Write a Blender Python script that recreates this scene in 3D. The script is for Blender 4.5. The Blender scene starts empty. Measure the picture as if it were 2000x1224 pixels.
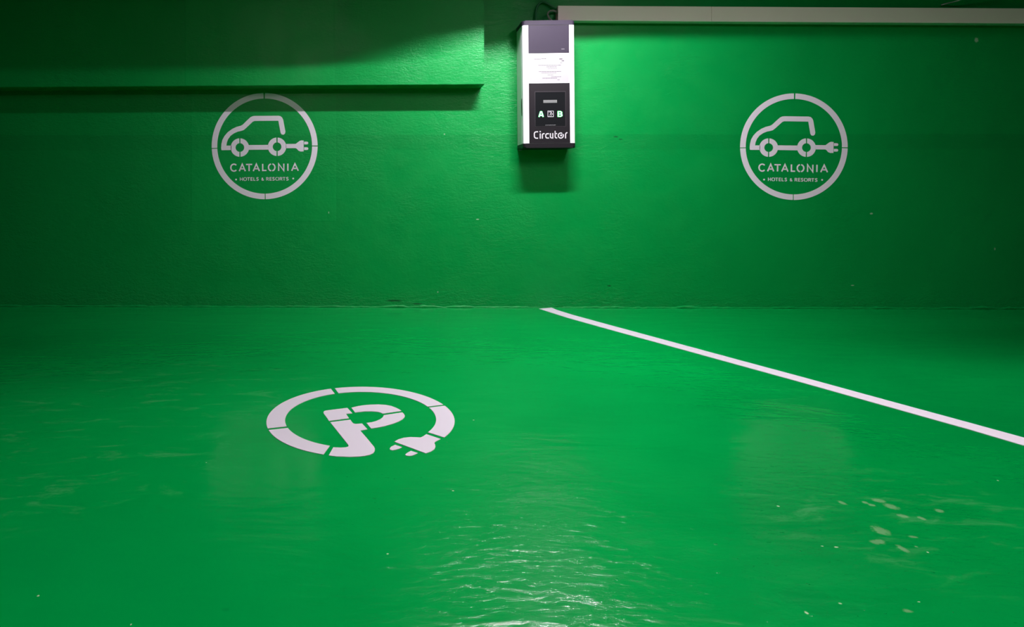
import bpy, bmesh, math, random
from mathutils import Vector, Matrix, noise

# ------------------------------------------------------------------ camera
C = bpy.context.scene.collection
sc = bpy.context.scene
CX, CY, F, HC = 723.6, 380.0, 1175.0, 0.70          # principal point, focal length (2000 px frame), lens height
YAW = math.radians(0.8)
YW = 3.739                                          # distance of the painted wall
cam = bpy.data.cameras.new('camera')
cam.sensor_fit = 'HORIZONTAL'; cam.sensor_width = 36.0
cam.lens = F / 2000 * 36
cam.shift_x = (1000 - CX) / 2000
cam.shift_y = -(612 - CY) / 2000
cam.clip_start = 0.02
co = bpy.data.objects.new('camera', cam); C.objects.link(co)
co.location = (0, 0, HC); co.rotation_euler = (math.pi / 2, 0, YAW)
sc.camera = co

# ------------------------------------------------------------------ world, exposure
w = bpy.data.worlds.new('world'); sc.world = w; w.use_nodes = True
w.node_tree.nodes['Background'].inputs[0].default_value = (0, 0, 0, 1)
w.node_tree.nodes['Background'].inputs[1].default_value = 0
sc.view_settings.view_transform = 'Standard'; sc.view_settings.look = 'None'
sc.view_settings.gamma = 1; sc.view_settings.exposure = 0.0
sc.view_settings.use_curve_mapping = False
try:
    sc.cycles.use_denoising = True
    sc.cycles.max_bounces = 8
    sc.cycles.diffuse_bounces = 5
    sc.cycles.sample_clamp_indirect = 4
except Exception: pass

# lamp strengths (the fluorescent tubes themselves are built below)
KEY = 1110.0
FILL = 112.0
REAR = 95.0
KEY_COL = (1.0, 0.90, 1.0)
FILL_COL = (1.0, 0.86, 0.86)

# ------------------------------------------------------------------ helpers
def ray(px, py):
    a = (px - CX) / F; c = -(py - CY) / F
    return Vector((math.cos(YAW) * a - math.sin(YAW), math.sin(YAW) * a + math.cos(YAW), c))
def on_floor(px, py):
    d = ray(px, py); t = -HC / d.z
    return Vector((d.x * t, d.y * t, 0))
def on_wall(px, py, s=0.0):
    d = ray(px, py); t = (YW - s) / d.y
    return Vector((d.x * t, YW - s, HC + d.z * t))

def link(name, bm, m=None, parent=None, smooth=False):
    bmesh.ops.recalc_face_normals(bm, faces=bm.faces)
    me = bpy.data.meshes.new(name); bm.to_mesh(me); bm.free()
    if smooth:
        for p in me.polygons: p.use_smooth = True
    o = bpy.data.objects.new(name, me); C.objects.link(o)
    if m: me.materials.append(m)
    if parent: o.parent = parent
    return o
def thing(name, label, cat, loc=(0, 0, 0), rot=(0, 0, 0), group=None):
    o = bpy.data.objects.new(name, None); C.objects.link(o)
    o.location = loc; o.rotation_euler = rot
    o['label'] = label; o['category'] = cat
    if group: o['group'] = group
    return o
def struct(o, label=None, cat=None):
    o['kind'] = 'structure'
    if label: o['label'] = label
    if cat: o['category'] = cat
    return o
def add_box(bm, x0, x1, y0, y1, z0, z1):
    v = [bm.verts.new((x, y, z)) for x in (x0, x1) for y in (y0, y1) for z in (z0, z1)]
    for q in ((0, 1, 3, 2), (4, 6, 7, 5), (0, 4, 5, 1), (2, 3, 7, 6), (0, 2, 6, 4), (1, 5, 7, 3)):
        bm.faces.new([v[i] for i in q])
def box(x0, x1, y0, y1, z0, z1, bev=0, seg=2):
    bm = bmesh.new(); add_box(bm, x0, x1, y0, y1, z0, z1)
    if bev: bmesh.ops.bevel(bm, geom=list(bm.edges), offset=bev, segments=seg, profile=.5, affect='EDGES')
    return bm
def slab(bm, pts, n, t):
    """flat polygon (list of Vectors) thickened by t along n"""
    n = Vector(n) * t
    a = [bm.verts.new(p) for p in pts]; b = [bm.verts.new(p + n) for p in pts]
    k = len(pts)
    bm.faces.new(b); bm.faces.new(a[::-1])
    for i in range(k): bm.faces.new((a[i], a[(i + 1) % k], b[(i + 1) % k], b[i]))
def band(bm, L, R, n, t, closed=False):
    """strip between two equally long rows of points, thickened"""
    n = Vector(n) * t
    A = [bm.verts.new(p) for p in L]; B = [bm.verts.new(p) for p in R]
    A2 = [bm.verts.new(p + n) for p in L]; B2 = [bm.verts.new(p + n) for p in R]
    k = len(L)
    for i in range(k if closed else k - 1):
        j = (i + 1) % k
        bm.faces.new((A2[i], A2[j], B2[j], B2[i])); bm.faces.new((A[i], B[i], B[j], A[j]))
        bm.faces.new((A[i], A[j], A2[j], A2[i])); bm.faces.new((B[i], B2[i], B2[j], B[j]))
    if not closed:
        bm.faces.new((A[0], A2[0], B2[0], B[0])); bm.faces.new((A[-1], B[-1], B2[-1], A2[-1]))
def prism(pts, z0, z1):
    """outline in x,y raised from z0 to z1"""
    bm = bmesh.new(); slab(bm, [Vector((x, y, z0)) for x, y in pts], (0, 0, 1), z1 - z0); return bm
def round_rect(x0, x1, y0, y1, r, seg=6, corners=(1, 1, 1, 1)):
    """corners: x1y1, x0y1, x0y0, x1y0"""
    out = []
    for (cx, cy, a0, on, X, Y) in ((x1 - r, y1 - r, 0, corners[0], x1, y1), (x0 + r, y1 - r, 90, corners[1], x0, y1),
                                   (x0 + r, y0 + r, 180, corners[2], x0, y0), (x1 - r, y0 + r, 270, corners[3], x1, y0)):
        if not on: out.append((X, Y)); continue
        for i in range(seg + 1):
            a = math.radians(a0 + 90 * i / seg); out.append((cx + r * math.cos(a), cy + r * math.sin(a)))
    return out
def smooth_path(P, n=8):
    P = [Vector(p) for p in P]; Q = [P[0] * 2 - P[1]] + P + [P[-1] * 2 - P[-2]]; out = []
    for i in range(1, len(Q) - 2):
        for k in range(n):
            t = k / n; a, b, c, d = Q[i - 1:i + 3]
            out.append(.5 * ((2 * b) + (c - a) * t + (2 * a - 5 * b + 4 * c - d) * t * t + (3 * b - a - 3 * c + d) * t ** 3))
    out.append(P[-1]); return out
def tube(bm, P, r, n=10):
    rings = []; up = Vector((0.13, 0.97, 0.2)).normalized()
    for i, p in enumerate(P):
        d = (P[min(i + 1, len(P) - 1)] - P[max(i - 1, 0)]).normalized()
        u = d.cross(up).normalized(); v = d.cross(u)
        rings.append([bm.verts.new(p + (u * math.cos(2 * math.pi * k / n) + v * math.sin(2 * math.pi * k / n)) * r) for k in range(n)])
    for a, b in zip(rings, rings[1:]):
        for k in range(n): bm.faces.new((a[k], a[(k + 1) % n], b[(k + 1) % n], b[k]))
    bm.faces.new(rings[0][::-1]); bm.faces.new(rings[-1])

# ------------------------------------------------------------------ materials
def mat(name, col, rough=.5, metal=0, emit=None, es=0, spec=.5, bump=0, bscale=200):
    m = bpy.data.materials.new(name); m.use_nodes = True; nt = m.node_tree
    b = nt.nodes['Principled BSDF']
    b.inputs['Base Color'].default_value = (*col, 1); b.inputs['Roughness'].default_value = rough
    b.inputs['Metallic'].default_value = metal; b.inputs['Specular IOR Level'].default_value = spec
    if emit:
        b.inputs['Emission Color'].default_value = (*emit, 1); b.inputs['Emission Strength'].default_value = es
    tc = nt.nodes.new('ShaderNodeTexCoord'); nz = nt.nodes.new('ShaderNodeTexNoise')
    nz.inputs['Scale'].default_value = bscale; nt.links.new(tc.outputs['Object'], nz.inputs['Vector'])
    if bump:
        bp = nt.nodes.new('ShaderNodeBump'); bp.inputs['Strength'].default_value = bump; bp.inputs['Distance'].default_value = .001
        nt.links.new(nz.outputs['Fac'], bp.inputs['Height']); nt.links.new(bp.outputs['Normal'], b.inputs['Normal'])
    else:
        mr = nt.nodes.new('ShaderNodeMapRange')
        mr.inputs['To Min'].default_value = max(rough - .04, .02); mr.inputs['To Max'].default_value = min(rough + .04, 1)
        nt.links.new(nz.outputs['Fac'], mr.inputs['Value']); nt.links.new(mr.outputs['Result'], b.inputs['Roughness'])
    return m

class NT:
    """tiny node-tree writer"""
    def __init__(s, m):
        s.nt = m.node_tree; s.b = s.nt.nodes['Principled BSDF']
    def n(s, t, **kw):
        x = s.nt.nodes.new(t)
        for k, v in kw.items(): setattr(x, k, v)
        return x
    def put(s, sock, v):
        if isinstance(v, bpy.types.NodeSocket): s.nt.links.new(v, sock)
        else: sock.default_value = v
    def math(s, op, a, b=0.0, c=None, clamp=False):
        x = s.n('ShaderNodeMath', operation=op, use_clamp=clamp); s.put(x.inputs[0], a); s.put(x.inputs[1], b)
        if c is not None: s.put(x.inputs[2], c)
        return x.outputs[0]
    def noise(s, vec, scale, detail=3, rough=.5, dist=0):
        x = s.n('ShaderNodeTexNoise'); s.put(x.inputs['Vector'], vec)
        x.inputs['Scale'].default_value = scale; x.inputs['Detail'].default_value = detail
        x.inputs['Roughness'].default_value = rough; x.inputs['Distortion'].default_value = dist
        return x.outputs['Fac']
    def scale(s, vec, k, rot=(0, 0, 0)):
        x = s.n('ShaderNodeMapping'); s.put(x.inputs['Vector'], vec); x.inputs['Scale'].default_value = k
        x.inputs['Rotation'].default_value = rot
        return x.outputs[0]
    def ramp(s, v, a, b, lo=0., hi=1.):
        x = s.n('ShaderNodeMapRange', interpolation_type='SMOOTHSTEP'); s.put(x.inputs['Value'], v)
        x.inputs['From Min'].default_value = a; x.inputs['From Max'].default_value = b
        x.inputs['To Min'].default_value = lo; x.inputs['To Max'].default_value = hi
        return x.outputs['Result']
    def mix(s, f, a, b):
        x = s.n('ShaderNodeMix', data_type='RGBA'); s.put(x.inputs['Factor'], f); s.put(x.inputs['A'], a); s.put(x.inputs['B'], b)
        return x.outputs['Result']
    def spots(s, pos, pts, wob):
        """soft-edged blots at world points: (Vector, rx, ry or rz) on axes; returns 0..1"""
        tot = None
        for (p, sx, sy, sz) in pts:
            d = s.n('ShaderNodeVectorMath', operation='SUBTRACT'); s.put(d.inputs[0], pos); d.inputs[1].default_value = p
            m = s.n('ShaderNodeVectorMath', operation='MULTIPLY'); s.put(m.inputs[0], d.outputs[0]); m.inputs[1].default_value = (1 / sx, 1 / sy, 1 / sz)
            l = s.n('ShaderNodeVectorMath', operation='LENGTH'); s.put(l.inputs[0], m.outputs[0])
            v = s.math('ADD', l.outputs['Value'], wob)
            v = s.ramp(v, 1.35, .6)
            tot = v if tot is None else s.math('MAXIMUM', tot, v)
        return tot

GREEN_WALL = (0.0, 0.25, 0.045, 1)
GREEN_FLOOR = (0.0, 0.240, 0.041, 1)

def wall_material():
    m = bpy.data.materials.new('green_wall_paint'); m.use_nodes = True; t = NT(m)
    pos = t.n('ShaderNodeNewGeometry').outputs['Position']
    sep = t.n('ShaderNodeSeparateXYZ'); t.put(sep.inputs[0], pos); X, Z = sep.outputs['X'], sep.outputs['Z']
    big = t.noise(pos, 1.6, 3, .55); mid = t.noise(pos, 9, 4, .6); fine = t.noise(pos, 75, 4, .6)
    wr = t.noise(t.scale(pos, (10, 10, 26)), 2.2, 5, .65, 1.2)
    # colour: slight unevenness, a darker tone below about 1.07 m, weaker further down, a touched-up patch round the left stencil
    f = t.math('ADD', t.math('MULTIPLY', t.math('SUBTRACT', big, .5), .22), t.math('MULTIPLY', t.math('SUBTRACT', mid, .5), .10))
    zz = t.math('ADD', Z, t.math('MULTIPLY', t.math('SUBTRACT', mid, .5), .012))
    lower_tone = t.math('MULTIPLY', t.ramp(zz, 1.076, 1.068), t.ramp(zz, .972, .985, .4, 1))
    x0 = on_wall(372, 300).x; x1 = on_wall(657, 300).x; z0 = on_wall(500, 433).z
    patch = t.math('MULTIPLY', t.math('MULTIPLY', t.ramp(X, x0, x0 + .01), t.ramp(X, x1, x1 - .01)), t.ramp(zz, z0, z0 + .008))
    val = t.math('ADD', t.math('ADD', 1.0, f), t.math('SUBTRACT', t.math('MULTIPLY', patch, .06), t.math('MULTIPLY', lower_tone, .12)))
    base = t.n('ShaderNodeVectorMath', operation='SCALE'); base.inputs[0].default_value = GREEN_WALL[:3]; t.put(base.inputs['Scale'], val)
    wob = t.math('MULTIPLY', t.math('SUBTRACT', t.noise(pos, 160, 2), .5), .9)
    chips = [(on_wall(px, py), r, .1, q) for px, py, r, q in
             ((1702, 417, .009, .005), (1943, 486, .004, .008), (1665, 557, .009, .003), (642, 415, .003, .006), (1907, 78, .011, .014),
              (933, 428, .010, .003), (855, 570, .004, .004), (868, 262, .004, .004))]
    dark = [(on_wall(px, py), r, .1, q) for px, py, r, q in
            ((1190, 558, .012, .004), (1203, 267, .014, .004), (770, 587, .05, .006), (815, 593, .03, .004), (1212, 272, .012, .003))]
    col = t.mix(t.math('MULTIPLY', t.spots(pos, chips, wob), .55), base.outputs[0], (.45, .55, .42, 1))
    col = t.mix(t.math('MULTIPLY', t.spots(pos, dark, wob), .75), col, (.003, .035, .012, 1))
    t.put(t.b.inputs['Base Color'], col)
    t.put(t.b.inputs['Roughness'], t.ramp(mid, .3, .7, .33, .43)); t.b.inputs['Specular IOR Level'].default_value = .26
    # relief: trowelled plaster, rougher in patches and low down
    area = t.ramp(t.noise(pos, 1.9, 2), .42, .62, .25, 1)
    low = t.ramp(Z, .16, .0, 0, 1.6)
    edge = t.math('MULTIPLY', t.ramp(X, -.15, .45), t.ramp(X, 1.5, .9)); edge = t.math('MULTIPLY', edge, t.ramp(Z, .85, 1.1))
    amp = t.math('ADD', t.math('ADD', area, low), t.math('MULTIPLY', edge, .6))
    h = t.math('ADD', t.math('MULTIPLY', wr, .75), t.math('MULTIPLY', fine, .32))
    h = t.math('MULTIPLY', h, amp)
    h = t.math('ADD', h, t.math('ADD', t.math('MULTIPLY', mid, .9), t.math('MULTIPLY', patch, .12)))
    bp = t.n('ShaderNodeBump'); bp.inputs['Strength'].default_value = .55; bp.inputs['Distance'].default_value = .006
    t.put(bp.inputs['Height'], h); t.put(t.b.inputs['Normal'], bp.outputs['Normal'])
    return m

def floor_material():
    m = bpy.data.materials.new('green_floor_paint'); m.use_nodes = True; t = NT(m)
    pos = t.n('ShaderNodeNewGeometry').outputs['Position']
    big = t.noise(pos, 1.3, 3, .55); mid = t.noise(pos, 5, 4, .6, .4)
    streak = t.noise(t.scale(pos, (3.2, 9, 1), (0, 0, math.radians(-20))), 2.2, 6, .68, .6)
    f = t.math('ADD', t.math('MULTIPLY', t.math('SUBTRACT', big, .5), .24),
               t.math('ADD', t.math('MULTIPLY', t.math('SUBTRACT', mid, .5), .12), t.math('MULTIPLY', t.math('SUBTRACT', streak, .5), .10)))
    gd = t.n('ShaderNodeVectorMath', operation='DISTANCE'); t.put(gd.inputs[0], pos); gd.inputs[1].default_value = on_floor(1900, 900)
    right_tone = t.ramp(t.math('ADD', gd.outputs['Value'], t.math('MULTIPLY', t.math('SUBTRACT', big, .5), .8)), 1.25, .35, 0, .30)  # floor colour darker around this point on the right
    f = t.math('SUBTRACT', f, right_tone)
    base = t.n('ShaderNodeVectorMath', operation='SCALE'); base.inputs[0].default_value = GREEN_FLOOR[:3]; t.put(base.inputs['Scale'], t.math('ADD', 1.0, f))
    wob = t.math('MULTIPLY', t.math('SUBTRACT', t.noise(pos, 70, 4, .7), .5), 2.2)
    def fl(L, k=1.0): return [(on_floor(px, py), a * k, b * k, .1) for px, py, a, b in L]
    worn = fl(((1645, 982, .010, .012), (1690, 981, .008, .008), (1703, 986, .009, .008), (1716, 977, .016, .013), (1741, 989, .015, .018),
               (1762, 1007, .013, .011), (1720, 1036, .019, .022), (1716, 1058, .019, .011), (1783, 1048, .010, .007), (1835, 997, .012, .010),
               (1764, 1072, .009, .016), (1772, 1193, .010, .006), (1789, 1067, .004, .004), (1800, 1012, .008, .010)), .72)
    specks = fl(((757, 1081, .0035, .0035), (75, 1163, .003, .003), (1641, 1178, .004, .003), (1812, 1078, .003, .003), (403, 903, .003, .002),
                 (885, 958, .004, .003), (1949, 938, .003, .003), (1634, 1068, .006, .003), (1606, 1066, .004, .002), (256, 1219, .002, .003),
                 (1575, 1196, .004, .006), (1795, 1175, .004, .002), (1520, 988, .004, .003), (868, 826, .006, .005), (925, 820, .005, .003)), .62)
    dark = fl(((878, 958, .006, .003), (440, 1190, .007, .004), (1898, 1067, .008, .003), (1895, 955, .006, .003), (1575, 1168, .05, .03), (1625, 1190, .05, .02)))
    col = t.mix(t.math('MULTIPLY', t.spots(pos, worn, wob), .27), base.outputs[0], (.30, .40, .25, 1))
    col = t.mix(t.math('MULTIPLY', t.spots(pos, specks, wob), .5), col, (.6, .75, .5, 1))
    col = t.mix(t.math('MULTIPLY', t.spots(pos, dark, wob), .14), col, (.002, .06, .02, 1))
    # pale scuffed dust where tyres turn
    sc1 = t.spots(pos, [(on_floor(1760, 1010), .30, .22, .1), (on_floor(300, 760), .55, .35, .1), (on_floor(60, 900), .5, .3, .1)], t.math('MULTIPLY', wob, .4))
    sfl = t.math('MULTIPLY', t.math('MULTIPLY', sc1, t.ramp(streak, .52, .72)), .10)
    col = t.mix(sfl, col, (.25, .45, .3, 1))
    t.put(t.b.inputs['Base Color'], col)
    t.put(t.b.inputs['Roughness'], t.ramp(mid, .3, .75, .10, .18)); t.b.inputs['Specular IOR Level'].default_value = .22
    wave = t.noise(t.scale(pos, (1.2, 3.2, 1), (0, 0, math.radians(-8))), 2.2, 3, .5, .5)
    rip = t.noise(t.scale(pos, (9, 22, 1), (0, 0, math.radians(-28))), 3.0, 5, .62, .8)
    pit = t.ramp(t.noise(t.scale(pos, (1, 1.6, 1), (0, 0, .5)), 46, 3, .6), .66, .78)
    zone = None
    for p, q in ((on_floor(1080, 1040), .75), (on_floor(1250, 1120), .6), (on_floor(1760, 1060), .55)):
        d = t.n('ShaderNodeVectorMath', operation='DISTANCE'); t.put(d.inputs[0], pos); d.inputs[1].default_value = p
        v = t.ramp(d.outputs['Value'], q, q * .25); zone = v if zone is None else t.math('MAXIMUM', zone, v)
    zone = t.math('ADD', t.math('MULTIPLY', zone, .85), .15)
    h = t.math('ADD', t.math('MULTIPLY', t.math('SUBTRACT', wave, .5), t.math('ADD', .5, t.math('MULTIPLY', zone, 2.1))), t.math('MULTIPLY', t.math('ADD', t.math('MULTIPLY', t.math('SUBTRACT', rip, .5), .34), t.math('MULTIPLY', pit, .22)), zone))
    h = t.math('ADD', h, t.math('MULTIPLY', t.noise(pos, 14, 3, .5), .08))
    bp = t.n('ShaderNodeBump'); bp.inputs['Strength'].default_value = .5; bp.inputs['Distance'].default_value = .008
    t.put(bp.inputs['Height'], h); t.put(t.b.inputs['Normal'], bp.outputs['Normal'])
    return m

M = dict(
    wall=wall_material(), floor=floor_material(),
    side=mat('grey_concrete_paint', (.16, .17, .165), .8, bump=.3, bscale=40),
    ceiling=mat('grey_ceiling_paint', (.22, .22, .22), .85, bump=.3, bscale=30),
    stencil=mat('white_stencil_paint', (.70, .64, .72), .55, bump=.25, bscale=120),
    line=mat('white_line_paint', (.53, .495, .55), .5, bump=.25, bscale=90),
    casing=mat('white_powder_coat', (.86, .85, .88), .32),
    label=mat('matt_white_label', (.36, .355, .37), .6),
    side_casing=mat('white_plastic', (.80, .82, .82), .4),
    black=mat('black_plastic', (.018, .016, .02), .38),
    top_panel=mat('grey_smoked_plastic', (.026, .021, .036), .5, spec=.25),
    low_panel=mat('dark_plastic', (.010, .0085, .011), .4, spec=.25),
    glass=mat('black_glass', (.009, .010, .011), .12, spec=.3),
    rubber=mat('dark_seam', (.015, .014, .017), .7),
    lcd=mat('grey_display', (.17, .18, .175), .3),
    print=mat('white_print', (.62, .60, .64), .5),
    greyprint=mat('grey_print', (.22, .22, .22), .6),
    faint=mat('faint_grey_print', (.05, .048, .052), .6),
    led=mat('green_lit_letter', (.2, .8, .45), .4, emit=(.15, 1.0, .22), es=4.4),
    trunk=mat('beige_plastic', (.93, .80, .76), .5),
    trunk_edge=mat('beige_plastic_body', (.76, .72, .62), .5),
    cable_green=mat('green_painted_cable', (.01, .17, .055), .5),
    cable_grey=mat('grey_cable', (.30, .33, .28), .5),
    cable_brown=mat('brown_cable', (.12, .08, .06), .5),
    steel=mat('galvanised_steel', (.30, .31, .30), .45, metal=.8),
    lamp_end=mat('grey_lamp_end', (.2, .2, .2), .6),
    lamp=mat('white_lamp_housing', (.75, .75, .75), .5),
    key_tube=mat('fluorescent_tube', (.9, .9, .9), .4, emit=KEY_COL, es=KEY),
    rear_tube=mat('lamp_diffuser_dim', (.9, .9, .9), .4, emit=FILL_COL, es=REAR),
    fill_tube=mat('fluorescent_tube_behind', (.9, .9, .9), .4, emit=FILL_COL, es=FILL),
)

# ------------------------------------------------------------------ room shell
XL, XR, YB, ZC = -5.2, 6.6, -4.5, 2.62
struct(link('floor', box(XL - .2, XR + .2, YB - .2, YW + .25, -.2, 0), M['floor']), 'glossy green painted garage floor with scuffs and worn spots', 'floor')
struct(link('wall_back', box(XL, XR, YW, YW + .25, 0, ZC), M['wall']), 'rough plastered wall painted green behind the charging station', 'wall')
struct(link('wall_left', box(XL - .2, XL, YB - .2, YW + .25, 0, ZC), M['side']), 'grey garage wall on the left', 'wall')
struct(link('wall_right', box(XR, XR + .2, YB - .2, YW + .25, 0, ZC), M['side']), 'grey garage wall on the right', 'wall')
struct(link('wall_front', box(XL, XR, YB - .2, YB, 0, ZC), M['side']), 'grey garage wall behind the camera', 'wall')
struct(link('ceiling', box(XL - .2, XR + .2, YB - .2, YW + .25, ZC, ZC + .2), M['ceiling']), 'grey garage ceiling', 'ceiling')

# projecting plastered beam, upper left of the wall: front face .117 m out
BS = .117
bx1 = on_wall(945.5, 100, BS).x; bz0 = on_wall(945, 165.3, BS).z; bz1 = bz0 - .010
bm = bmesh.new(); n = 90; rows = []
random.seed(3)
for i in range(n + 1):
    x = XL + (bx1 - XL) * (1 - (1 - i / n) ** 1.6)
    zb = bz0 + (bz1 - bz0) * (bx1 - x) / 2.9
    e = (noise.noise(Vector((x * 14, 0, 1))) * .0012 + noise.noise(Vector((x * 50, 3, 1))) * .0008)
    rows.append([bm.verts.new((x, YW, ZC)), bm.verts.new((x, YW - BS, ZC)), bm.verts.new((x, YW - BS, zb + .004 + e)),
                 bm.verts.new((x, YW - BS + .004, zb + e)), bm.verts.new((x, YW, zb + e))])
for a, b in zip(rows, rows[1:]):
    for k in range(5): bm.faces.new((a[k], b[k], b[(k + 1) % 5], a[(k + 1) % 5]))
bm.faces.new(rows[0]); bm.faces.new(rows[-1][::-1])
struct(link('wall_beam', bm, M['wall']), 'green plastered beam projecting from the upper left wall', 'beam')

# added beam out of view, underside shaped to shade the upper wall
s0, s1 = .44, .58
bm = bmesh.new()
prof = [(XL, 1.975), (.10, 1.978), (.396, 1.986), (.539, 2.017), (.774, 2.079), (1.034, 2.124), (XR, 2.124)]
slab(bm, [Vector((x, YW - s1, z)) for x, z in prof] + [Vector((XR, YW - s1, ZC)), Vector((XL, YW - s1, ZC))], (0, 1, 0), s1 - s0)
struct(link('shading_beam', bm, M['ceiling']), 'added unseen beam with a deeper left part, shading the top of the green wall', 'beam')

# rough mortar line where wall meets floor
bm = bmesh.new(); n = 900; prev = None
for i in range(n + 1):
    x = XL + (XR - XL) * i / n
    a = .008 + .022 * abs(noise.noise(Vector((x * 5, 1, 0)))) + .006 * noise.noise(Vector((x * 31, 7, 0)))
    b = .005 + .010 * abs(noise.noise(Vector((x * 9, 5, 0)))) + .004 * noise.noise(Vector((x * 47, 2, 0)))
    if on_wall(1035, 600).x < x < on_wall(1100, 600).x: b = .002; a = .006
    a = max(a, .002); b = max(b, .0015)
    r = [bm.verts.new((x, YW + .002, a)), bm.verts.new((x, YW - b * .55, a * .5)), bm.verts.new((x, YW - b, -.001)), bm.verts.new((x, YW + .002, -.001))]
    if prev:
        for k in range(4): bm.faces.new((prev[k], r[k], r[(k + 1) % 4], prev[(k + 1) % 4]))
    prev = r
struct(link('trim_1', bm, M['wall'], smooth=True), 'uneven green mortar seam along the foot of the wall', 'trim')

# ------------------------------------------------------------------ lamps above the picture
def lamp(name, label, loc, rz, length, width, tm, caps=(.012, .012)):
    """batten with a flat diffuser facing down; loc is the diffuser's centre"""
    t = thing(name, label, 'lamp', loc, (0, 0, rz))
    L, W = length / 2, width / 2
    link('housing', box(-L - .03, L + .03, -W - .012, W + .012, .006, ZC - loc[2] - .0005, .004), M['lamp'], t)
    for e, dp in ((-1, caps[0]), (1, caps[1])): link('end_cap_or_shield', box(e * (L + .008) - .008, e * (L + .008) + .008, -W - .03, W + .03, -dp, .0055, .002), M['lamp_end'], t)
    link('diffuser', box(-L, L, -W, W, -.002, .0055), tm, t)
    return t
lamp('ceiling_lamp', 'white batten lamp with a bright diffuser on the ceiling above the charging station', (.90, YW - 1.0, 2.45), math.radians(4), .70, .035, M['key_tube'], (.34, .50))  # deep end pieces added as shields, cutting light towards both sides
lamp('ceiling_lamp', 'white batten lamp further out from the wall on the ceiling', (1.60, YW - 2.4, 2.32), math.radians(98), 1.2, .09, M['fill_tube'])
lamp('ceiling_lamp', 'white batten lamp on the ceiling behind and left of the camera', (-.8, YW - 4.5, 2.45), math.radians(8), 1.2, .09, M['rear_tube'])

# ------------------------------------------------------------------ stencilled wall emblems
def arc(c, r, a0, a1, n):
    return [(c[0] + r * math.cos(math.radians(a0 + (a1 - a0) * i / n)), c[1] + r * math.sin(math.radians(a0 + (a1 - a0) * i / n))) for i in range(n + 1)]
NW = (0, -1, 0)
GL = {  # strokes on a unit-high letter: (width, [polylines]), y down
    'C': (.84, [[(.80, .17), (.66, .05), (.46, .01), (.24, .08), (.08, .26), (.03, .5), (.08, .74), (.24, .92), (.46, .99), (.66, .95), (.80, .83)]]),
    'A': (.84, [[(.02, 1), (.42, .02), (.82, 1)], [(.17, .68), (.67, .68)]]),
    'T': (.72, [[(0, .07), (.72, .07)], [(.36, .07), (.36, 1)]]),
    'L': (.52, [[(.08, 0), (.08, .93), (.52, .93)]]),
    'O': (.98, [[(.40, .02), (.22, .09), (.08, .27), (.03, .5), (.08, .73), (.24, .92), (.42, .98)], [(.56, .98), (.74, .92), (.90, .73), (.95, .5), (.90, .27), (.76, .09), (.58, .02)]]),
    'N': (.80, [[(.08, 1), (.08, 0), (.72, 1), (.72, 0)]]),
    'I': (.16, [[(.08, 0), (.08, 1)]]),
    'H': (.76, [[(.08, 0), (.08, 1)], [(.68, 0), (.68, 1)], [(.08, .5), (.68, .5)]]),
    'E': (.60, [[(.58, .07), (.08, .07), (.08, .93), (.58, .93)], [(.08, .5), (.52, .5)]]),
    'S': (.60, [[(.54, .16), (.42, .06), (.26, .05), (.12, .14), (.10, .30), (.22, .44), (.42, .54), (.52, .68), (.48, .86), (.32, .96), (.16, .94), (.04, .82)]]),
    'R': (.66, [[(.08, 1), (.08, .07), (.40, .07), (.56, .18), (.56, .38), (.40, .52), (.08, .52)], [(.34, .52), (.62, 1)]]),
    '&': (.66, [[(.64, .98), (.20, .42), (.16, .26), (.26, .18), (.38, .24), (.36, .40), (.14, .60), (.12, .82), (.28, .95), (.46, .88), (.58, .64)]]),
}
def stroke(bm, P, w, put, n, t, round_end=False):
    """thick polyline in drawing units, mitred joints"""
    P = [Vector(p) for p in P]; L, R = [], []
    for i, p in enumerate(P):
        d0 = (p - P[i - 1]).normalized() if i else (P[1] - p).normalized()
        d1 = (P[i + 1] - p).normalized() if i < len(P) - 1 else d0
        m = (d0 + d1)
        m = m.normalized() if m.length > .2 else d0
        nn = Vector((-m.y, m.x)); k = 1 / max(.45, nn.dot(Vector((-d0.y, d0.x))))
        L.append(p + nn * w / 2 * k); R.append(p - nn * w / 2 * k)
    band(bm, [put(*q) for q in L], [put(*q) for q in R], n, t)
def lettering(bm, word, spans, y0, y1, w, put, n, t):
    for ch, (a, b) in zip(word, spans):
        if ch == ' ': continue
        gw, st = GL[ch]
        for P in st: stroke(bm, [(a + w / 2 + x / gw * (b - a - w) if ch in 'I' else a + x / gw * (b - a), y0 + y * (y1 - y0)) for x, y in P], w, put, n, t)

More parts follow.
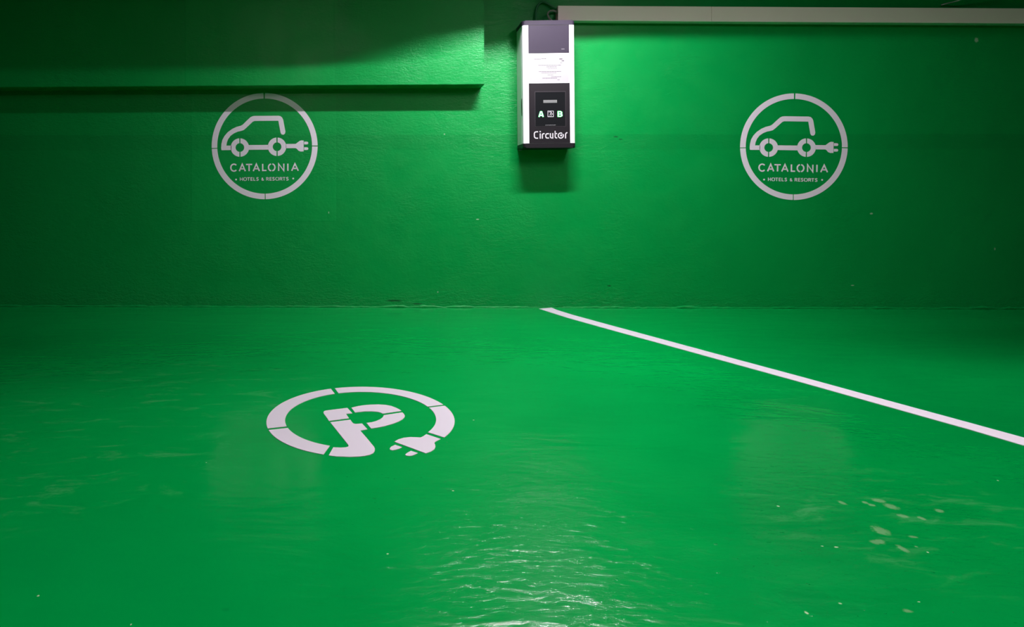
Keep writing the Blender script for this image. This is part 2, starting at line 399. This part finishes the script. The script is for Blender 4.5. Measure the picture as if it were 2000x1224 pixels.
def emblem(cx, cy, Rpx, rot, label):
    """drawing units: 547 = outer radius, origin (620,612), y down"""
    cwall = on_wall(cx, cy); k = (on_wall(cx + Rpx, cy).x - on_wall(cx - Rpx, cy).x) / 2 / 547
    root = thing('stencilled_emblem', label, 'wall sign', (cwall.x, YW, cwall.z), (0, rot, 0), 'round white stencils on the green wall')
    def put(x, y): return Vector(((x - 620) * k, -.0001, -(y - 612) * k))
    T = .0009; m = M['stencil']
    c = (620, 612)
    for a0, a1 in ((-89.2, -.2), (.9, 89.2), (90.2, 177.4), (178.3, 269.2)):       # ring in four pieces
        bm = bmesh.new(); band(bm, [put(*p) for p in arc(c, 548, a0, a1, 40)], [put(*p) for p in arc(c, 491, a0, a1, 40)], NW, T)
        link('ring_segment', bm, m, root)
    body = [(172, 648), (170, 625), (173, 590), (183, 545), (205, 505), (240, 465), (285, 433), (330, 412), (375, 400), (395, 389),
            (440, 346), (475, 314), (497, 303), (520, 300), (765, 300), (788, 305), (804, 320), (814, 342), (836, 462), (833, 482), (818, 496), (799, 494), (787, 478),
            (764, 352), (518, 352), (498, 360), (425, 428), (402, 446), (380, 453), (345, 460), (305, 477), (268, 503), (243, 536), (229, 572), (224, 604), (276, 604), (276, 650), (180, 651)]
    bm = bmesh.new(); slab(bm, [put(*p) for p in body], NW, T); link('car_outline', bm, m, root)
    for cc in ((364, 625), (749, 620)):
        for a0, a1 in ((-86, 86), (94, 266)):
            bm = bmesh.new(); band(bm, [put(*p) for p in arc(cc, 95, a0, a1, 24)], [put(*p) for p in arc(cc, 45, a0 + 3.2, a1 - 3.2, 24)], NW, T)
            link('wheel_half', bm, m, root)
    bm = bmesh.new(); slab(bm, [put(*p) for p in ((456, 600), (657, 600), (657, 649), (456, 649))], NW, T); link('sill_bar', bm, m, root)
    bm = bmesh.new(); slab(bm, [put(*p) for p in ((840, 592), (942, 592), (962, 577), (984, 561), (1002, 556), (1024, 558), (1024, 670), (992, 671), (970, 662), (955, 644), (942, 636), (840, 636))], NW, T)
    link('plug', bm, m, root)
    for y in (584, 642):
        bm = bmesh.new(); slab(bm, [put(*p) for p in [(1029, y - 14), (1058, y - 14)] + arc((1058, y), 14, -70, 70, 6) + [(1058, y + 14), (1029, y + 14)]], NW, T)
        link('plug_prong', bm, m, root)
    bm = bmesh.new()
    lettering(bm, 'CATALONIA', ((266, 328), (355, 420), (426, 490), (500, 566), (592, 637), (656, 728), (757, 824), (850, 868), (897, 968)), 795, 869, 13.5, put, NW, T)
    link('large_lettering', bm, m, root)
    bm = bmesh.new()
    lettering(bm, 'HOTELS & RESORTS', ((362, 392), (400, 432), (438, 464), (472, 494), (502, 522), (532, 556), (0, 0), (584, 610), (0, 0), (634, 660), (669, 692), (698, 722), (730, 766), (773, 802), (806, 832), (840, 866)), 934, 968, 6.5, put, NW, T)
    link('small_lettering', bm, m, root)
    for x, y in ((322, 955), (914, 949)):
        bm = bmesh.new(); slab(bm, [put(*p) for p in arc((x, y), 9, 0, 330, 11)], NW, T); link('dot', bm, m, root)
    return root
emblem(516.8, 285.2, 103.2, math.radians(-.4), 'white round car stencil under the beam, left of the charging station')
emblem(1550.3, 286.4, 104.8, math.radians(.9), 'white round car stencil under the cable trunking, right of the charging station')

# ------------------------------------------------------------------ floor markings
NF = (0, 0, 1); TF = .0012
def z5(x, y): return on_floor(500 + x / 7.65, 740 + y / 7.65)
def z6(x, y): return on_floor(700 + x / 7.648, 740 + y / 7.648)
cF = Vector((-.0571, 1.896, 0)); RF = .2931
root = thing('parking_stencil', 'white round parking symbol with letter P and a plug painted on the green floor', 'floor sign', cF)
def rel(P): return [p - cF + Vector((0, 0, .0001)) for p in P]
def farc(o0, o1, i0, i1, n=40):
    def an(p): d = p - cF; return math.atan2(d.y, d.x)
    A = [an(p) for p in (o0, o1, i0, i1)]
    while A[1] > A[0]: A[1] -= 2 * math.pi
    for k in (2, 3):
        ref = A[0] if k == 2 else A[1]
        while A[k] - ref > math.pi: A[k] -= 2 * math.pi
        while A[k] - ref < -math.pi: A[k] += 2 * math.pi
    o = [Vector((RF * math.cos(a), RF * math.sin(a), .0001)) for a in (A[0] + (A[1] - A[0]) * i / n for i in range(n + 1))]
    i_ = [Vector((RF * .806 * math.cos(a), RF * .806 * math.sin(a), .0001)) for a in (A[2] + (A[3] - A[2]) * i / n for i in range(n + 1))]
    return o, i_
for a in ((z5(169, 742), z5(1122, 152), z5(435, 714), z5(1190, 235)), (z5(1180, 145), z6(1250, 390), z5(1240, 222), z6(1040, 415)),
          (z6(1272, 405), z6(1275, 875), z6(1055, 432), z6(1040, 800)), (z5(1010, 1130), z5(180, 768), z5(1090, 1015), z5(455, 738))):
    o, i_ = farc(*a); bm = bmesh.new(); band(bm, o, i_, NF, TF); link('ring_segment', bm, M['line'], root)
pieces = {
    'letter_top': [z5(*p) for p in ((1365, 435), (1440, 515), (1345, 525), (1390, 590), (1092, 630), (1013, 520), (1008, 500), (1018, 484), (1045, 475))],
    'letter_stem': [z5(*p) for p in ((1110, 650), (1410, 612), (1432, 645), (1455, 668), (1490, 676), (1585, 669), (1665, 755), (1558, 775))] +
                   [z6(*p) for p in ((120, 880), (232, 1015), (246, 1045), (243, 1080), (220, 1112), (170, 1136), (90, 1154), (0, 1163))] +
                   [z5(*p) for p in ((1400, 1167), (1200, 1160), (1087, 1146), (1155, 1025), (1270, 1030), (1345, 1024), (1378, 1013), (1384, 1000), (1372, 980))],
    'letter_bowl': [z5(1425, 433)] + [z6(*p) for p in ((0, 408), (80, 396), (180, 387), (300, 384), (400, 390), (490, 406), (560, 432), (610, 457), (642, 480),
                   (362, 522), (335, 507), (290, 494), (200, 486), (100, 487), (0, 497))] + [z5(1482, 504)],
    'letter_bowl_end': [z6(*p) for p in ((380, 545), (655, 502), (680, 525), (694, 555), (685, 580), (655, 608), (600, 640), (520, 670), (400, 705), (300, 727), (192, 743),
                   (120, 660), (200, 650), (270, 630), (330, 602), (365, 575))],
    'plug': [z6(*p) for p in ((1015, 828), (1228, 900), (1145, 942), (1134, 960), (1146, 985), (1150, 1015), (1135, 1052), (1085, 1087), (1008, 1114),
                   (536, 940), (600, 905), (680, 882), (780, 871), (930, 878), (968, 860))],
    'plug_prong': [z6(*p) for p in ((548, 988), (652, 1022), (610, 1045), (550, 1062), (510, 1069), (475, 1060), (468, 1042), (490, 1015))],
    'plug_prong_b': [z6(*p) for p in ((785, 1077), (888, 1110), (850, 1130), (800, 1149), (760, 1153), (715, 1148), (698, 1134), (730, 1108))],
}
for nme, P in pieces.items():
    bm = bmesh.new(); slab(bm, rel(P), NF, TF); link({'letter_bowl_end': 'letter_bowl', 'plug_prong_b': 'plug_prong'}.get(nme, nme), bm, M['line'], root)

up = [(1077, 600.8), (1090, 606), (1120, 615.3), (1200, 637.2), (1320, 669.7), (1470, 710.3), (1570, 737.2), (1700, 773), (1900, 827.5), (2000, 855)]
lo = [(1053, 603), (1066, 607.3), (1110, 621.2), (1190, 643.6), (1310, 676.5), (1470, 720.6), (1570, 748.2), (1700, 784.8), (1900, 841), (2000, 870.5)]
U = [on_floor(*p) for p in up]; L_ = [on_floor(*p) for p in lo]
for A in (U, L_):
    for p in A: p.y = min(p.y, YW - .003)
    d = (A[-1] - A[2]).normalized(); A.append(A[-1] + d * 1.6)
o0 = U[0].copy()
bm = bmesh.new(); band(bm, [p - o0 + Vector((0, 0, .0001)) for p in U], [p - o0 + Vector((0, 0, .0001)) for p in L_], NF, TF)
o = link('bay_line', bm, M['line']); o.location = o0
o['label'] = 'long white parking bay line running from the wall across the green floor'; o['category'] = 'floor line'

# ------------------------------------------------------------------ charging station
QX, QZ, FS = 1.0125, .978, .152
ch = thing('charging_station', 'white and black wall-mounted electric car charger with two green lit letters', 'car charger',
           (QX + .0012, YW, QZ), (0, math.radians(-.5), 0))
PX = F / (YW - FS)
def lx(px): return (px - 740) / PX - QX
def lz(py): return HC + (CY - py) / PX - QZ
Wd, Ht = .1545, .757
# rear body: extruded side walls up to the seam
link('rear_body', prism(round_rect(-Wd, Wd, -.118, -.001, .010, 5, (0, 0, 1, 1)), .027, .730), M['side_casing'], ch, smooth=False)
link('seam', prism(round_rect(-Wd + .003, Wd - .003, -.124, -.1182, .004, 3), .029, .728), M['rubber'], ch)
# side latch notch on the left flank
bm = bmesh.new()
zc = lz(208); pts = []
for i in range(13):
    a = math.pi * i / 12; pts.append(Vector((-Wd - .001, -.1178 + .012 * math.sin(a), zc + .052 * math.cos(a))))
slab(bm, pts, (1, 0, 0), .004); link('latch_recess', bm, M['rubber'], ch)
# front cover with rounded vertical corners, hollowed in three fields by separate panels
link('front_cover', prism(round_rect(-Wd, Wd, -FS, -.1242, .016, 8, (0, 0, 1, 1)), .0275, .7295), M['casing'], ch)
# black end caps, a little rounded
def cap(z0, z1, up_):
    bm = prism(round_rect(-Wd - .0012, Wd + .0012, -FS - .0015, -.0005, .018, 8, (0, 0, 1, 1)), z0, z1)
    sel = [e for e in bm.edges if all(abs(v.co.z - (z1 if up_ else z0)) < 1e-6 for v in e.verts) and not all(v.co.y > -.001 for v in e.verts)]
    bmesh.ops.bevel(bm, geom=sel, offset=.008, segments=4, profile=.5, affect='EDGES'); return bm
link('top_cap', cap(.730, .757, True), M['top_panel'], ch)['label'] = 'grey top cap with rounded edge'
link('bottom_cap', cap(0, .0272, False), M['low_panel'], ch)
def plate(name, x0, x1, y0, y1, m, d0=.0, d1=.0012, parent=ch, r=.001):
    z0, z1 = lz(y1), lz(y0); X0, X1 = lx(x0), lx(x1)
    P = round_rect(X0, X1, z0, z1, r, 3)
    bm = bmesh.new(); slab(bm, [Vector((x, -FS - d0, z)) for x, z in P], NW, d1 - d0)
    return link(name, bm, m, parent)
plate('upper_panel_seam', 1032.2, 1111.2, 49.2, 104.9, M['rubber'], 0, .0006)
up_panel = plate('upper_panel', 1033, 1110.4, 51.2, 104.3, M['top_panel'], .0001, .0016); up_panel['label'] = 'smoked grey upper panel'
plate('panel_marking', 1096, 1102, 96.8, 97.8, M['greyprint'], .0016, .0018, up_panel, .0002)
lab = plate('instruction_label', 1034.5, 1109.5, 106, 161.8, M['label'], 0, .0008)
for (a, b, y, h) in ((1043, 1056, 116.6, .9), (1057, 1067, 115.6, 1.0), (1092, 1098, 116.6, 2.2), (1096.5, 1101, 120, 2), (1094, 1097, 124, 1), (1051, 1088, 128.6, .8), (1089, 1095.5, 128.5, 1.1),
                     (1067, 1087, 131.4, .8), (1069, 1087, 135, .6), (1052, 1095, 140.6, .9), (1057, 1086, 143.3, .7), (1069, 1080, 147.4, .6),
                     (1076, 1095, 151, .8), (1059, 1087, 153.6, .9), (1088, 1092, 157, .9)):
    # letters cannot be read in the picture: broken faint dashes
    x = a; k = 0
    bm = bmesh.new()
    while x < b - .4:
        w_ = min((1.5, 2.3, 1.1, 2.8)[k % 4], b - x)
        slab(bm, [Vector((lx(q[0]), -FS - .0008, lz(q[1]))) for q in ((x, y + h / 2), (x + w_, y + h / 2), (x + w_, y - h / 2), (x, y - h / 2))], NW, .0002)
        x += w_ + .5; k += 1
    link('label_text', bm, M['faint'], lab)
lowp = plate('lower_panel', 1032.4, 1111.6, 163.2, 279.6, M['low_panel'], 0, .0012)
lowp['label'] = 'black lower panel'
sc_f = plate('display_frame', 1043.4, 1103.6, 179, 247.8, M['black'], .0012, .0024, ch, .003)
scr = plate('display_window', 1044.6, 1102.4, 180.6, 246.8, M['glass'], .0024, .0028, ch, .0025)
plate('status_display', 1060, 1086.5, 196, 201.6, M['lcd'], .0028, .0030, scr, .0004)
def sput(d): return lambda x, y: Vector((lx(x), -FS - d, lz(y)))
p8 = sput(.0028)
bm = bmesh.new()
for P in ([(1051.3, 228.8), (1054.4, 219), (1056.4, 219), (1059.4, 228.8)], [(1053, 225.9), (1057.7, 225.9)]): stroke(bm, P, 2.2, p8, NW, .003)
link('lit_letter', bm, M['led'], scr)['label'] = 'green lit letter A'
bm = bmesh.new()
for P in ([(1088.4, 218), (1088.4, 229)], [(1088.4, 219), (1093, 219), (1095, 220.3), (1095, 222.2), (1093, 223.5), (1088.4, 223.5)], [(1088.4, 223.6), (1093.4, 223.6), (1095.6, 225), (1095.6, 226.8), (1093.4, 228.1), (1088.4, 228.1)]): stroke(bm, P, 2.0, p8, NW, .003)
link('lit_letter', bm, M['led'], scr)['label'] = 'green lit letter B'
bm = bmesh.new()
for P in ([(1068.6, 217.6), (1079.4, 217.6), (1079.4, 228.6), (1068.6, 228.6), (1068.6, 217)],): stroke(bm, P, .8, p8, NW, .0003)
for P in ([(1070.6, 220), (1072.6, 219), (1075.2, 219.4), (1074.4, 222), (1072, 224.6)], [(1075.4, 220.8), (1077.2, 222.8), (1077.2, 225)], [(1073.6, 223.2), (1075.4, 225), (1074.6, 227)], [(1071, 226.4), (1073, 227.2)]): stroke(bm, P, .7, p8, NW, .0003)
link('card_symbol', bm, M['print'], scr)
bm = bmesh.new()
for a, b in ((1063.6, 1066), (1066.6, 1070), (1070.6, 1074.4), (1075, 1078), (1078.6, 1083.6)): slab(bm, [p8(*q) for q in ((a, 245.6), (b, 245.2), (b, 244.2), (a, 244.6))], NW, .0003)
link('window_text', bm, M['greyprint'], scr)
# maker's lettering
def zc2(x, y): return (980 + x / 7.65, 150 + y / 7.65)
bm = bmesh.new(); W_ = 15 / 7.65; pc = sput(.0012)
def S(P, w=W_): stroke(bm, [zc2(*p) for p in P], w, pc, NW, .0006)
S([(530, 823), (500, 823), (484, 830), (476, 846), (476, 893), (484, 910), (500, 918), (530, 918)])
S([(563, 848), (563, 925)]); S([(563, 812), (563, 830)], 2.4)
S([(594, 925), (594, 868), (600, 857), (612, 852), (628, 852)])
S([(692, 853), (662, 853), (649, 862), (645, 874), (645, 897), (650, 910), (662, 917), (692, 917)])
S([(713, 846), (713, 900), (720, 912), (732, 917), (748, 917)]); S([(749, 846), (749, 925)])
S([(784, 812), (784, 900), (790, 913), (802, 917), (814, 917)]); S([(776, 853), (812, 853)])
S([(868 + 38 * math.cos(math.radians(a)), 882 + 38 * math.sin(math.radians(a))) for a in range(-30, 301, 15)])
S([(868 + 30 * math.cos(math.radians(a)), 882 + 30 * math.sin(math.radians(a))) for a in range(-64, -24, 8)], .8)
slab(bm, [pc(*zc2(872 + 14 * math.cos(math.radians(a)), 880 + 14 * math.sin(math.radians(a)))) for a in range(0, 360, 24)], NW, .0006)
S([(938, 925), (938, 866), (944, 851), (952, 842), (966, 840)])
link('maker_lettering', bm, M['print'], ch)
# small foot at the rear of the underside
link('mounting_lug', box(-Wd + .004, -Wd + .020, -.030, -.012, -.006, .0005, .001), M['steel'], ch)['label'] = 'small bright lug under the rear edge'

# ------------------------------------------------------------------ cable trunking
TS = .055
a0 = on_wall(1090.3, 11.0, TS); a1 = on_wall(1090.3, 40.2, TS)
tilt = math.radians(.58)
tr = thing('cable_trunking', 'long beige plastic cable trunking along the top of the green wall', 'trunking', (a1.x, YW, a1.z), (0, tilt, 0))
Hh = a0.z - a1.z
LEN = XR - a1.x - .05
link('channel', box(.001, LEN, -TS + .004, -.0005, .001, Hh - .001), M['trunk_edge'], tr)
xj = on_wall(1389.6, 25, TS).x - a1.x
def cover(xa, xb):
    bm = bmesh.new()
    P = [(-TS + .012, 0), (-TS + .0015, 0), (-TS, .0015), (-TS, Hh - .0015), (-TS + .0015, Hh), (-TS + .012, Hh), (-TS + .012, Hh - .0009), (-TS + .0039, Hh - .0009), (-TS + .0039, .0009), (-TS + .012, .0009)]
    slab(bm, [Vector((xa, y, z)) for y, z in P], (1, 0, 0), xb - xa); return bm
link('cover', cover(0, xj - .0016), M['trunk'], tr)
link('cover', cover(xj + .0016, LEN), M['trunk'], tr)
link('end_rim', box(-.0015, .0012, -TS + .001, -.001, .001, Hh - .001), M['trunk_edge'], tr)

# ------------------------------------------------------------------ cables and conduit
def cable(name, label, pts, r, m, cat='cable'):
    P = smooth_path(pts, 8); o0 = P[0].copy()
    bm = bmesh.new(); tube(bm, [p - o0 for p in P], r, 12); o = link(name, bm, m, smooth=True); o.location = o0
    o['label'] = label; o['category'] = cat
    return o
cable('cable', 'green painted cable looping above the charger into the trunking',
      [on_wall(1047.5, 47, .03), on_wall(1046.8, 34, .025), on_wall(1047, 22, .02), on_wall(1051, 10, .018), on_wall(1060, 4, .018), on_wall(1070, 7.5, .02), on_wall(1080, 13.5, .022), on_wall(1091, 19.5, .025)],
      .0058, M['cable_green'])
cable('cable', 'thick grey cable bent above the charger beside the trunking end',
      [on_wall(1080.5, 47, .06), on_wall(1077, 40, .06), on_wall(1072, 34, .058), on_wall(1070, 28, .055), on_wall(1073, 22.5, .05), on_wall(1079, 20.8, .04), on_wall(1084, 22, .024), on_wall(1091, 25, .018)],
      .0062, M['cable_grey'])
cable('cable', 'short brown cable dropping into the charger beside the trunking end',
      [on_wall(1087, 47, .045), on_wall(1086.6, 38, .045), on_wall(1086.8, 30, .04), on_wall(1091, 26, .035)], .004, M['cable_brown'])
cable('conduit', 'thin grey conduit rising above the trunking near the upper right corner',
      [on_wall(1838, 10, .012), on_wall(1850, 6.5, .03), on_wall(1865, 3, .06), on_wall(1890, -5, .1), on_wall(1960, -30, .2)], .004, M['steel'], 'conduit')
